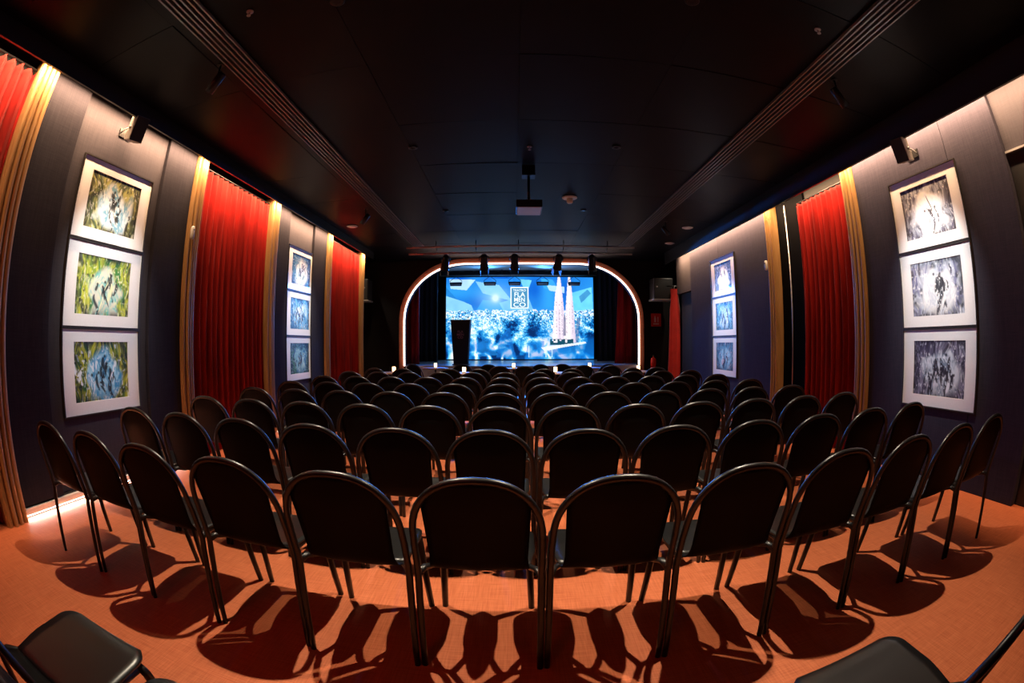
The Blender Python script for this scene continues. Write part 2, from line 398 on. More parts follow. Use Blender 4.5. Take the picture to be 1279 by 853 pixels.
# ================================================================== CHAIRS
def make_chair():
    HW, ZA, ZTP = .2275, .612, .864
    def yb(z):           # side profile of the hoop (rear leg then leaning back)
        if z < .44: return -.262 + (.262 - .215) * (z / .44)
        t = (z - .44) / (ZTP - .44); return -.215 - .128 * (t ** 1.25)
    path = []
    for z in (0, .1, .2, .3, .38, .44, .5, .55, .585): path.append((-HW - .004 * (1 - z), yb(z), z))
    n = 22
    for k in range(n + 1):
        a = PI * k / n; ca, sa = math.cos(a), math.sin(a)
        x = -HW * math.copysign(abs(ca) ** .86, ca); z = ZA + (ZTP - ZA) * abs(sa) ** .86
        path.append((x, yb(z), z))
    for z in (.585, .55, .5, .44, .38, .3, .2, .1, 0): path.append((HW + .004 * (1 - z), yb(z), z))
    root = thing('hoop_back_chair', 'x', 'chair')
    hm = MB()
    rad = []
    for p in path: rad.append(.0125 if p[2] < .05 else (.0145 if .2 < p[2] < .46 else .0135))
    hm.tube(path, rad, 10, up=(1, 0, 0)); hm.build('hoop_frame', M['plastic'], root)
    # backrest shell: inside the hoop at the top, tapering away from it lower down, curving into the seat
    def hoop_x(z):
        if z <= ZA: return HW
        s_ = min(1, ((z - ZA) / (ZTP - ZA)) ** (1 / .86)); return HW * max(0, math.cos(math.asin(s_))) ** .86
    prof = []   # (y, z, half width)
    for k in range(13):
        z = ZTP - .004 - (ZTP - .004 - .53) * k / 12
        wdt = min(hoop_x(z) - .002, .178 + .010 * (z - .5) / .3)
        prof.append((yb(z) + .004, z, max(wdt, .02)))
    y0 = prof[-1][0]
    for k in range(1, 7):
        a = PI / 2 * k / 6
        prof.append((y0 + .085 * (1 - math.cos(a)) + .012 * k / 6, .53 - .085 * math.sin(a), (.179 + .011 * k / 6)))
    NC = 12
    def shell_rows(pr, dish):
        rows = []
        for (y, z, wd), dd in zip(pr, dish):
            row = []
            for j in range(NC + 1):
                u = -1 + 2 * j / NC
                row.append((u * wd, y - dd[0] * (1 - u * u), z - dd[1] * (1 - u * u)))
            rows.append(row)
        return rows
    d1 = [(.018 * min(1, k / 4), 0) for k in range(13)] + [(.018 * (1 - k / 6), .008 * k / 6) for k in range(1, 7)]
    MB().sheet(shell_rows(prof, d1), .006).build('backrest', M['plastic_back'], root)
    # seat
    ys, zs, ws = prof[-1]
    sp = [(ys, zs, ws)]
    for k in range(1, 9):
        t = k / 8; y = ys + (.150 - ys) * t
        sp.append((y, zs + .010 * t, ws + (.214 - ws) * min(1, t * 2.2)))
    yf, zf, wf = sp[-1]
    RC = .085                      # rounded front corners, the edge rolling down
    for k in range(1, 9):
        a = PI / 2 * k / 8 * .985
        sp.append((yf + RC * math.sin(a), zf - .026 * (k / 8) ** 3, wf - RC * (1 - math.cos(a))))
    d2 = [(0, .010)] * 9 + [(0, .008 * (1 - k / 8)) for k in range(1, 9)]
    MB().sheet(shell_rows(sp, d2), .010).build('seat', M['plastic_seat'], root)
    for s_ in (-1, 1):
        MB().tube([(s_ * .2285, -.215, .442), (s_ * .214, -.175, .452), (s_ * .188, -.12, .436), (s_ * .186, 0, .428), (s_ * .19, .16, .43)], [.0155, .0145, .013, .012, .012], 8).build('side_rail', M['plastic'], root)
        MB().tube([(s_ * .19, .175, .436), (s_ * .193, .19, .40), (s_ * .203, .222, .2), (s_ * .213, .258, 0)], [.015, .0185, .017, .015], 8).build('leg', M['plastic'], root)
    return root
chair0 = make_chair(); used = [False]
def place_chair(x, y_rear, rz, label, group):
    """x of the middle, y of the rear feet"""
    o = chair0 if not used[0] else copy_tree(chair0)
    used[0] = True
    c, s_ = math.cos(rz), math.sin(rz)
    o.location = (x, y_rear + .262, 0)
    o.rotation_euler = (0, 0, rz)
    tag(o, label, 'chair', group)
    return o
ORD = ['first', 'second', 'third', 'fourth', 'fifth', 'sixth', 'seventh']
ROWY = [1.555, 2.435, 3.36, 4.27, 5.19, 6.22, 7.30]
ROWX = [.115, .12, .14, .112, .095, .102, .107]
SPX = .4925
for r in range(7):
    rn = ['rearmost full row', 'second full row from the back', 'third full row from the back', 'fourth full row from the back', 'fifth full row from the back',
          'sixth full row from the back', 'row behind the candle tables'][r]
    for i in range(12):
        x = ROWX[r] + (i - 5.5) * SPX + random.uniform(-.001, .001)
        side = 'green-picture wall' if i < 6 else 'grey-picture wall'
        k = i if i < 6 else 11 - i
        place_chair(x, ROWY[r] + random.uniform(-.01, .01), random.uniform(-.003, .003),
                    f'black hoop-back chair, {ORD[k]} from the {side} in the {rn}', 'black chairs in seven rows')
# chairs beside the camera, behind the rearmost row
place_chair(-1.195, .215, .01, 'black hoop-back chair standing apart behind the rearmost row, next to the red curtain side', 'chairs behind the rows')
place_chair(-.70, .16, -.01, 'black hoop-back chair behind the rearmost row, between its lone neighbour and the aisle', 'chairs behind the rows')
place_chair(.885, .275, .03, 'black hoop-back chair standing alone behind the rearmost row on the black door side', 'chairs behind the rows')

# candle tables in front of the rows, with their chairs
def px_x(px, y): return (px - 642.1) / 600.65 * y
table_root = None
def make_table():
    t = thing('round_table', 'x', 'table')
    MB().lathe([(.30, .722), (.305, .728), (.305, .742), (.30, .748)], 28).build('table_top', M['table'], t)
    MB().lathe([(.022, .02), (.022, .722)], 12).build('pole', M['black_metal'], t)
    MB().lathe([(.20, 0), (.20, .008), (.04, .024), (.022, .03)], 24).build('base', M['black_metal'], t)
    return t
def make_candle():
    t = thing('candle_lamp', 'x', 'candle')
    MB().lathe([(.030, .004), (.034, .02), (.034, .105), (.030, .107), (.030, .03), (.010, .028)], 14).build('glass_shade', M['candle'], t)
    MB().lathe([(.028, 0), (.036, .002), (.036, .012), (.030, .016)], 14).build('foot', M['black_metal'], t)
    return t
tb0, cn0 = make_table(), make_candle(); first = [True]
TABLES = [(488, 9.25, 'by the far red curtain'), (579.5, 9.25, 'second from the far red curtain, before the rows'),
          (693.5, 9.25, 'right of the room middle, close before the rows'), (801.5, 9.35, 'near the fire extinguisher'),
          (543, 11.15, 'at the stage foot below the lectern'), (641.5, 11.1, 'at the stage foot below the screen middle'), (737, 11.05, 'at the stage foot below the two spires')]
for px, y, d in TABLES:
    x = px_x(px, y)
    t = tb0 if first[0] else copy_tree(tb0); c = cn0 if first[0] else copy_tree(cn0); first[0] = False
    t.location = (x, y, 0); c.location = (x, y, .748)
    tag(t, 'small round candle table ' + d, 'table', 'cocktail tables before the stage')
    tag(c, 'small glowing candle lamp on the table ' + d, 'candle', 'candle lamps on the tables')
CH = [(461, 8.30, -.02), (498.5, 8.28, .02), (558, 8.25, .1), (600.4, 8.2, -.12), (677, 8.2, .1), (717.5, 8.2, -.1), (791, 8.2, .15), (830, 8.3, -.1),
      (522, 10.15, -.5), (570, 10.1, .35), (615, 10.05, -.25), (622.5, 9.35, .06), (656.5, 9.3, -.06), (669, 10.05, .3), (709.5, 10.1, -.35), (728, 9.45, .1), (756, 9.9, .3), (768, 9.2, -.1)]
TD = ['at the candle table by the far red curtain', 'at the second candle table from the far curtain',
      'at the candle table behind the room middle', 'at the candle table near the extinguisher']
SD = ['green-picture', 'grey-picture']
for k, (px, ytop, rz) in enumerate(CH):
    y = ytop + .095
    if k < 8: lab = f'black hoop-back chair {TD[k // 2]}, {SD[k % 2]} side'
    elif k < 10: lab = f'black hoop-back chair at the candle table below the lectern, {SD[k % 2]} side'
    elif k < 14: lab = f'black hoop-back chair at the table below the screen middle, {["outer green-picture side", "inner green-picture side", "inner grey-picture side", "outer grey-picture side"][k - 10]}'
    else: lab = f'black hoop-back chair at the table below the spires, {["nearer the stage, green-picture side", "nearer the rows, green-picture side", "nearer the stage, grey-picture side", "nearer the rows, grey-picture side"][k - 14]}'
    place_chair(px_x(px, ytop), y, rz, lab, 'chairs at the candle tables')

# ================================================================== WALL DRESSING
def gold_column(y0, y1, side, label):
    X = XL if side < 0 else XR
    s_ = 1 if side < 0 else -1
    t = thing('gilded_moulding', label, 'moulding', (X, (y0 + y1) / 2, 0), 0, 'gilded mouldings beside the curtains')
    hw = (y1 - y0) / 2; zt = ZC - .03
    def bx(a, b, h, nm, bev=.006, back=-.12):
        xs = sorted((s_ * back, s_ * h))
        o = MB().box(xs[0], xs[1], a, b, 0, zt).build(nm, M['gold'], t); bevel(o, bev, 3); return o
    bx(-hw, hw, .02, 'backing', .003)
    n = 4; wd = 2 * hw / n
    hs = [.050, .072, .060, .046] if side < 0 else [.046, .060, .072, .050]
    for k in range(n):
        a = -hw + k * wd + .006; b = a + wd - .012
        h = hs[k]
        # rounded rib: half-round profile
        pr = [(s_ * .015, a)]
        for q in range(9):
            an = PI * q / 8; pr.append((s_ * (.015 + (h - .015) * math.sin(an) ** .7), (a + b) / 2 - (b - a) / 2 * math.cos(an)))
        pr.append((s_ * .015, b))
        m_ = MB().prism(pr, 'z', 0, zt); o = m_.build('rib', M['gold'], t)
    return t
gold_column(1.335, 1.60, -1, 'gilded fluted moulding between the nearest red curtain and the green pictures')
gold_column(4.11, 4.335, -1, 'gilded fluted moulding with a white sensor beside the wide red curtain')
gold_column(6.14, 6.40, -1, 'gilded fluted moulding between the wide red curtain and the blue-green pictures')
gold_column(8.50, 8.74, -1, 'gilded fluted moulding between the blue-green pictures and the far red curtain')
gold_column(10.65, 10.88, -1, 'gilded fluted moulding closing the far red curtain next to the stage')
gold_column(4.05, 4.29, 1, 'gilded fluted moulding between the grey pictures and the red curtain')
gold_column(6.20, 6.38, 1, 'gilded fluted moulding with a white sensor beside the blue pictures')

def curtain(y0, y1, side, label, x_back, pitch=.13, amp=.062, ztop=3.36, zbot=.015, seed=0, mk='red', fade=0.0):
    X = XL if side < 0 else XR
    s_ = 1 if side < 0 else -1
    rnd = random.Random(seed)
    n = max(4, int(round((y1 - y0) / pitch))); per = 14
    ph = [rnd.uniform(-.25, .25) for _ in range(n + 2)]; am = [rnd.uniform(.75, 1.15) for _ in range(n + 2)]
    zs_ = [ztop, ztop - .04, ztop - .12, 2.6, 1.8, 1.0, .4, zbot]
    rows = []
    for zi, z in enumerate(zs_):
        row = []
        dz = (ztop - z) / ztop
        for k in range(n * per + 1):
            u = k / per; i = min(int(u), n - 1); f = u - i
            a = am[i] * (1 - f) + am[i + 1] * f; p_ = ph[i] * (1 - f) + ph[i + 1] * f
            q = 2 * PI * u + p_ * (0.4 + 1.6 * dz)
            sn = math.sin(q); wv = math.copysign(abs(sn) ** .6, sn) + .18 * math.sin(2 * q + .8) * (1 - .5 * dz)
            y = y0 + (y1 - y0) * u / n + .018 * math.sin(2 * q) * (1 - .3 * dz) + .008 * math.sin(3.1 * u + 5 * dz)
            y = min(max(y, y0), y1)
            row.append((s_ * (-x_back + amp * a * wv * (.85 + .35 * dz)), y - (y0 + y1) / 2, z))
        rows.append(row)
    t = thing('red_curtain' if mk == 'red' else 'curtain', label, 'curtain', (X, (y0 + y1) / 2, 0))
    MB().sheet(rows, .004).build('drape', M[mk], t)
    MB().tube([(-s_ * x_back, y0 - (y0 + y1) / 2, ztop + .03), (-s_ * x_back, y1 - (y0 + y1) / 2, ztop + .03)], .012, 8).build('rail', M['black_metal'], t)
    for k in range(n):
        yy = -(y1 - y0) / 2 + (k + .25) * (y1 - y0) / n
        MB().box(-s_ * x_back - .004, -s_ * x_back + .004, yy - .004, yy + .004, ztop - .03, ztop + .03).build('hook', M['black_metal'], t)
    return t
curtain(-1.6, 1.33, -1, 'pleated red curtain at the room end beyond the green pictures', .05, seed=1)
curtain(4.34, 6.135, -1, 'wide pleated red curtain between two gilded mouldings and two picture groups', .05, seed=2)
curtain(8.745, 10.645, -1, 'far pleated red curtain closest to the stage on the green-picture wall', .05, seed=3)
curtain(4.30, 5.50, 1, 'pleated red curtain between the grey pictures and a dark doorway', .05, pitch=.12, seed=4, ztop=3.20)
# dark doorway next to the right curtain, its shade built as a black sheet
M['void'] = mat('doorway shade black', (.0025, .0025, .003), .95, spec=.02)
struct('doorway_shade', MB().box(XR + .10, XR + .139, 5.40, 6.195, 0, ZC), M['void'])
tag(MB().tube([(0, 0, 0), (0, 0, 3.30)], .009, 10).build('metal_pole', M['alu_dark'], None, (XR + .05, 5.86, 0)), 'thin upright metal strip in the dark doorway beside the red curtain', 'pole')
# black door near the camera on the right
dr = struct('door_1', MB().box(XR + .085, XR + .139, .36, 1.63, 0, 2.80), M['black_satin'])
MB().box(XR + .072, XR + .085, .50, 1.42, 1.25, 2.55).build('door_panel', M['black'], dr)
MB().box(XR + .072, XR + .085, .50, 1.42, .20, 1.10).build('door_panel', M['black'], dr)
MB().box(XR + .05, XR + .139, .34, 1.634, 2.80, 2.818).build('door_head_trim', M['alu_dark'], dr)

# LED strip at the foot of the left wall
for y0, y1, d in ((1.605, 4.10, 'below the green pictures'), (6.41, 8.49, 'below the blue-green pictures')):
    t = thing('led_strip_light', 'white glowing LED strip along the floor ' + d, 'light', (XL, (y0 + y1) / 2, 0), 0, 'floor LED strips')
    L2 = (y1 - y0) / 2
    MB().box(-.028, .012, -L2, L2, .035, .085).build('profile', M['led_body'], t)
    MB().box(-.026, .006, -L2, L2, .031, .035).build('diffuser', M['led_white'], t)

# ------------------------------------------------------------------ pictures
rng = np.random.default_rng(5)
def vnoise(H, W, ny, nx):
    g = rng.random((ny + 2, nx + 2)); y = np.linspace(0, ny, H); x = np.linspace(0, nx, W)
    yi = y.astype(int); xi = x.astype(int); fy = (y - yi)[:, None]; fx = (x - xi)[None]
    fy = fy * fy * (3 - 2 * fy); fx = fx * fx * (3 - 2 * fx)
    a = g[np.ix_(yi, xi)]; b = g[np.ix_(yi, xi + 1)]; c = g[np.ix_(yi + 1, xi)]; d = g[np.ix_(yi + 1, xi + 1)]
    return (a * (1 - fx) + b * fx) * (1 - fy) + (c * (1 - fx) + d * fx) * fy
def lin(c): return np.array([(v / 255 / 12.92 if v <= 10 else ((v / 255 + .055) / 1.055) ** 2.4) for v in c])
def mix(a, b, t): return a * (1 - t[..., None]) + b * t[..., None]
def paint_print(edge1, edge2, mid1, mid2, dark, hl, H=110, W=165, strokes=14):
    yy, xx = np.mgrid[0:H, 0:W]; u = xx / (W - 1); v = yy / (H - 1)
    wx = (vnoise(H, W, 4, 5) - .5) * .12; wy = (vnoise(H, W, 4, 5) - .5) * .16
    iu = np.clip((u + wx) * (W - 1), 0, W - 1).astype(int); iv = np.clip((v + wy) * (H - 1), 0, H - 1).astype(int)
    def wn(ny, nx): return vnoise(H, W, ny, nx)[iv, iu]
    n1 = .55 * wn(3, 22) + .45 * wn(9, 60)
    n2 = .45 * wn(4, 14) + .55 * wn(16, 48)
    n3 = wn(22, 60); n4 = wn(10, 34)
    img = mix(np.broadcast_to(lin(edge1), (H, W, 3)), lin(edge2), np.clip((n1 - .32) * 3.2, 0, 1))
    img = mix(img, lin(dark), np.clip((n4 - .62) * 4, 0, .8))
    rad = np.hypot((u - .53) / .34, (v - .60) / .50) + (vnoise(H, W, 5, 7) - .5) * .6
    core = np.clip((1.05 - rad) * 4, 0, 1)
    mid = mix(np.broadcast_to(lin(mid1), (H, W, 3)), lin(mid2), np.clip((n2 - .32) * 3.2, 0, 1))
    img = img * (1 - core[..., None]) + mid * core[..., None]
    img = mix(img, lin(hl), np.clip((n3 - .68) * 5, 0, 1) * .75)
    edge = np.clip(1.4 * (np.abs(u - .5) * 2) ** 6 + 1.2 * (1 - v) ** 9 + v ** 10, 0, 1) * np.clip((n2 - .2) * 2, 0, 1)
    img = mix(img, lin(dark), np.clip(edge, 0, .9))
    for q in range(strokes):
        cx = .52 + rng.normal(0, .13); c0 = .22 + rng.random() * .42; ln = .14 + rng.random() * .34; wv = .006 + rng.random() * .022
        path = cx + .04 * np.sin(v * (5 + 10 * rng.random()) + rng.random() * 6)
        wloc = wv * (.35 + 1.0 * np.sin(np.clip((v - c0) / ln, 0, 1) * PI))
        a = np.clip(1.5 - np.abs(u - path) / np.maximum(wloc, .003), 0, 1) * np.clip((v - c0) * 40, 0, 1) * np.clip((c0 + ln - v) * 40, 0, 1)
        a = a * (n3 > .22)
        img = mix(img, lin(dark) if rng.random() < .75 else lin(hl), np.clip(a, 0, 1) * .95)
        if q % 3 == 0:
            d_ = np.hypot((u - cx) * 1.5, v - c0) ; img = mix(img, lin(dark), np.clip((.035 - d_) * 60, 0, .9))
    return img
PRINT = attr_mat('print', None, .45, .3)
PW, PH = 1.112, .744
def framed_print(X, s_, y0, z1, img, label, group):
    """one framed sheet: X wall face, s_ = direction into the room, y0 near edge, z1 top"""
    t = thing('framed_picture', label, 'picture', (X, y0 + PW / 2, z1 - PH / 2), 0, group)
    def bx(a, b, y_0, y_1, z_0, z_1, nm, m_):
        xs = sorted((s_ * a, s_ * b)); return MB().box(xs[0], xs[1], y_0, y_1, z_0, z_1).build(nm, m_, t)
    hw, hh = PW / 2 - .002, PH / 2 - .002; f = .012
    bx(0, .034, -hw, hw, hh - f, hh, 'frame_bar', M['frame']); bx(0, .034, -hw, hw, -hh, -hh + f, 'frame_bar', M['frame'])
    bx(0, .034, -hw, -hw + f, -hh + f, hh - f, 'frame_bar', M['frame']); bx(0, .034, hw - f, hw, -hh + f, hh - f, 'frame_bar', M['frame'])
    # mat board with a window cut in it: four strips around the print
    iw, ih = .385, .255; b = hw - f; c = hh - f
    m_ = MB()
    for (ya, yb_, za, zb) in ((-b, b, ih, c), (-b, b, -c, -ih), (-b, -iw, -ih, ih), (iw, b, -ih, ih)):
        xs = sorted((s_ * .012, s_ * .020)); m_.box(xs[0], xs[1], ya, yb_, za, zb)
    m_.build('mat_board', M['mat_board'], t)
    if s_ > 0: colour_grid('print', img, (.013, -iw, ih), (0, 2 * iw, 0), (0, 0, -2 * ih), PRINT, t)
    else: colour_grid('print', img, (-.013, iw, ih), (0, -2 * iw, 0), (0, 0, -2 * ih), PRINT, t)
    bx(.001, .010, -b, b, -c, c, 'backing_board', M['frame'])
    return t
G1, G2 = (96, 120, 60), (196, 200, 110)
sets = [
 (XL - .045, 1, 2.302, 2.928, [
   (paint_print((88, 104, 66), (190, 190, 110), (120, 170, 190), (225, 235, 235), (34, 36, 30), (240, 240, 225)), 'top framed picture of the green group, dark dancing figures on pale blue'),
   (paint_print((60, 130, 60), (205, 215, 70), (130, 205, 200), (228, 232, 215), (30, 40, 44), (240, 245, 200)), 'middle framed picture of the green group, yellow-green with dark figures'),
   (paint_print((30, 84, 26), (190, 190, 40), (60, 140, 190), (150, 205, 230), (16, 24, 26), (225, 235, 245), strokes=18), 'bottom framed picture of the green group, blue heart in dark green')], 'green pictures'),
 (XL - .045, 1, 6.90, 2.928, [
   (paint_print((20, 70, 100), (70, 130, 150), (150, 190, 190), (235, 240, 230), (16, 28, 40), (240, 245, 240)), 'top framed picture of the blue-green group, pale arch with dark figures'),
   (paint_print((30, 110, 160), (120, 200, 230), (80, 170, 215), (220, 240, 245), (14, 40, 66), (240, 250, 250), strokes=20), 'middle framed picture of the blue-green group, bright icy blue'),
   (paint_print((14, 50, 66), (60, 120, 80), (40, 110, 150), (140, 190, 190), (8, 20, 30), (200, 230, 225)), 'bottom framed picture of the blue-green group, dark teal and green')], 'blue-green pictures'),
 (XR, -1, 2.315, 2.915, [
   (paint_print((96, 94, 118), (170, 176, 190), (215, 220, 235), (250, 250, 250), (60, 56, 62), (245, 245, 250), strokes=9), 'top framed picture of the grey group, small figure on white'),
   (paint_print((128, 132, 168), (190, 200, 214), (205, 214, 226), (240, 244, 246), (48, 52, 60), (245, 248, 250), strokes=16), 'middle framed picture of the grey group, pale lilac with dark strokes'),
   (paint_print((62, 58, 82), (130, 128, 152), (120, 136, 154), (200, 210, 222), (26, 22, 34), (225, 230, 240), strokes=26), 'bottom framed picture of the grey group, dark swirling strokes')], 'grey pictures'),
 (XR, -1, 7.62, 2.915, [
   (paint_print((60, 80, 100), (130, 160, 180), (220, 235, 240), (250, 252, 252), (30, 36, 46), (250, 250, 250), strokes=6), 'top framed picture of the blue group, almost white with dark corners'),
   (paint_print((30, 110, 150), (110, 190, 215), (70, 160, 200), (205, 235, 245), (14, 36, 56), (240, 250, 250)), 'middle framed picture of the blue group, turquoise with white bars'),
   (paint_print((40, 100, 130), (110, 170, 190), (60, 130, 160), (170, 215, 230), (20, 36, 60), (225, 190, 190)), 'bottom framed picture of the blue group, dark blue with pink spots')], 'blue pictures')]
for X, s_, y0, zt, lst, g in sets:
    for k, (im, lab) in enumerate(lst):
        framed_print(X, s_, y0, zt - k * PH, im, lab, g)

# ------------------------------------------------------------------ wall speakers, sensors
def wall_speaker(X, s_, y, z, label):
    t = thing('wall_speaker', label, 'speaker', (X, y, z))
    R_ = Euler((math.radians(0), math.radians(18 * s_), math.radians(-14 * s_)), 'XYZ').to_matrix()
    c = Vector((s_ * .20, 0, 0))
    bevel(MB().bbox(c, (.16, .17, .24), R_).build('cabinet', M['grey_box'], t), .008, 2)
    MB().bbox(c + R_ @ Vector((s_ * .083, 0, 0)), (.008, .16, .23), R_).build('grille', M['grille'], t)
    for q in (-1, 1):
        p0 = c + R_ @ Vector((0, q * .09, 0)); p1 = Vector((s_ * .012, q * .07, .0))
        MB().tube([p1, (p0 + p1) / 2 + Vector((0, q * .012, 0)), p0], .010, 6, flat=.35, up=(0, 1, 0)).build('bracket_arm', M['alu_dark'], t)
    MB().box(min(0, s_ * .014), max(0, s_ * .014), -.09, .09, -.04, .04).build('wall_plate', M['black_metal'], t)
    MB().lathe([(.016, 0), (.016, .012), (.008, .016)], 12, c + R_ @ Vector((0, -.09, 0)), Euler((PI / 2, 0, 0)).to_matrix()).build('knob', M['alu'], t)
wall_speaker(XL - .045, 1, 2.80, 3.26, 'small grey tilted loudspeaker on the wall above the green pictures')
wall_speaker(XR, -1, 2.92, 3.12, 'small grey tilted loudspeaker on the wall above the grey pictures')
def sensor(x, s_, y, z, label):
    t = thing('motion_sensor', label, 'sensor', (x, y, z))
    pr = [(.004, -.075), (.022, -.07), (.028, -.04), (.028, .04), (.022, .07), (.004, .075)]
    m_ = MB().lathe(pr, 16); bevel(m_.build('housing', M['white'], t), .003)
    MB().lathe([(.010, 0), (.009, .006), (.004, .009)], 12, (s_ * .024, -.006, .03), Euler((0, s_ * PI / 2, 0)).to_matrix()).build('lens', M['lens'], t)
sensor(XL + .085, 1, 4.135, 2.52, 'white oblong motion sensor on the gilded moulding by the wide curtain')
sensor(XR - .085, -1, 6.36, 2.47, 'white oblong motion sensor on the gilded moulding by the doorway')

# ================================================================== CEILING FITTINGS
def slot_vent(x0, x1, label):
    t = thing('slot_vent', label, 'vent', ((x0 + x1) / 2, 5.2, ZC - .03), 0, 'slot vents along the ceiling')
    hw = (x1 - x0) / 2; n = 6
    MB().box(-hw, hw, -5.2, 5.25, .024, .029).build('backing', M['black'], t)
    for k in range(n):
        a = -hw + k * (2 * hw - .014) / (n - 1)
        for q in range(2):
            y0 = -5.2 + q * 5.225
            MB().box(a, a + .014 if k not in (0, n - 1) else a + .014, y0, y0 + 5.22, 0, .024).build('blade', M['alu_vent'], t)
slot_vent(-2.235, -2.00, 'long dark slot vent in the ceiling on the green-picture side')
slot_vent(2.35, 2.60, 'long dark slot vent in the ceiling on the grey-picture side')

def track_spot(x, y, target, label, energy, color=(1, .93, .86), ang=50, blend=.9, rad=.03):
    t = thing('spotlight', label, 'spotlight', (x, y, ZC))
    d = (Vector(target) - Vector((x, y, ZC - .18))).normalized(); q = d.to_track_quat('Z', 'Y').to_matrix()
    c = Vector((0, 0, -.18))
    MB().lathe([(.035, -.004), (.035, 0)], 14, (0, 0, -.002)).build('ceiling_plate', M['black_metal'], t)
    MB().tube([(0, 0, 0), (0, 0, -.15)], .009, 8).build('stem', M['black_metal'], t)
    MB().lathe([(.03, -.10), (.042, -.09), (.042, .09), (.038, .09), (.036, .07), (.004, .07)], 18, c, q).build('housing', M['black_metal'], t)
    p = Vector((x, y, ZC)) + c + d * .10
    spot_light('spot_lamp', p, target, energy, color, ang, blend, rad)
zmid = 1.85
track_spot(-2.30, 2.62, (XL, 2.86, zmid), 'small black spotlight aimed at the green pictures', 230)
track_spot(2.70, 2.72, (XR, 2.87, zmid), 'small black spotlight aimed at the grey pictures', 280)
track_spot(-2.40, 7.25, (XL, 7.46, zmid), 'small black spotlight aimed at the blue-green pictures', 230)
track_spot(2.74, 8.10, (XR, 8.18, zmid), 'small black spotlight aimed at the blue pictures', 230)

def downlight(x, y, label, energy, ang=86):
    t = thing('recessed_downlight', label, 'downlight', (x, y, ZC - .012), 0, 'recessed downlights over the chairs')
    MB().lathe([(.045, -.004), (.052, -.002), (.052, .006), (.03, .008)], 20).build('rim', M['black_metal'], t)
    MB().lathe([(.026, -.0045), (.026, 0.0)], 16).build('lens', M['lens'], t)
    spot_light('down_lamp', (x, y, ZC - .03), (x, y, 0), energy, (1, .83, .62), ang, .6, .025)
for k, y in enumerate((2.22, 4.9, 7.6)):
    n_ = ['second', 'fourth', 'seventh'][k]
    for x, sd in ((-1.12, 'green-picture'), (1.15, 'grey-picture')):
        downlight(x, y, f'small round recessed downlight above the {n_} row on the {sd} side', 470 if k == 0 else 400)

for x, sd in ((-3.85, 'next to the far red curtain'), (4.12, 'above the gathered red curtain')):
    downlight(x, 11.35, 'small round recessed downlight in the bay ' + sd, 34, 100)

def disc(name, x, y, prof, m_, label, cat):
    t = thing(name, label, cat, (x, y, ZC - .008)); MB().lathe(prof, 24).build('body', m_, t)
    return t
for x, y, d in ((-3.0, 8.30, 'near the far curtain on the green-picture side'), (3.30, 8.42, 'above the blue pictures'), (3.42, 9.9, 'beside the stage on the blue-picture side')):
    t = disc('ceiling_speaker', x, y, [(.085, -.012), (.11, -.004), (.11, 0)], M['white'], 'round white ceiling fitting ' + d, 'ceiling speaker')
    MB().lathe([(.075, -.018), (.08, -.0125), (.08, -.012)], 20).build('cover', M['sign_white'], t)
t = disc('smoke_detector', .84, 6.9, [(.10, -.02), (.115, -.012), (.115, 0)], M['white'], 'white round smoke detector with a domed foot under the middle of the ceiling', 'smoke detector')
MB().lathe([(.03, -.095), (.045, -.085), (.05, -.02)], 20).build('dome', M['white'], t)
for x, y, d in ((-1.73, 2.08, 'over the second row, green-picture side'), (2.14, 2.13, 'over the second row, grey-picture side'), (.18, 4.98, 'over the room middle, behind the projector')):
    t = disc('sprinkler_head', x, y, [(.022, -.010), (.028, -.004), (.028, 0)], M['alu'], 'tiny metal sprinkler head ' + d, 'sprinkler')
    MB().lathe([(.006, -.035), (.006, -.010)], 8).build('nozzle', M['alu'], t)
    MB().lathe([(.016, -.040), (.016, -.036)], 12).build('deflector', M['alu'], t)
# projector
t = thing('projector', 'black ceiling projector hanging from a pole in mid room', 'projector', (.185, 5.62, 2.90))
bevel(MB().box(-.155, .155, -.19, .19, 0, .095).build('body', M['black_satin'], t), .012, 3)
MB().box(-.14, .14, -.18, .18, -.004, .002).build('bottom_cover', M['underside_sheen'], t)  # pale cover puts the screen's reflection into the underside's colour
MB().lathe([(.045, 0), (.045, .02), (.035, .025)], 18, (.07, .19, .05), Euler((-PI / 2, 0, 0)).to_matrix()).build('lens', M['lens'], t)
MB().tube([(0, 0, .095), (0, 0, .45)], .017, 10).build('pole', M['black_metal'], t)
MB().box(-.08, .08, -.08, .08, .45, .588).build('ceiling_box', M['black_metal'], t)
for a, b in ((-.05, -.05), (.05, -.05), (-.05, .05), (.05, .05)):
    MB().tube([(a, b, .095), (a * .3, b * .3, .15)], .006, 6).build('bracket_arm', M['alu'], t)

# ================================================================== STAGE
def px(pxx, pyy, y): return (px_x(pxx, y), y, CAM_H + (429.55 - pyy) / 600.65 * y)
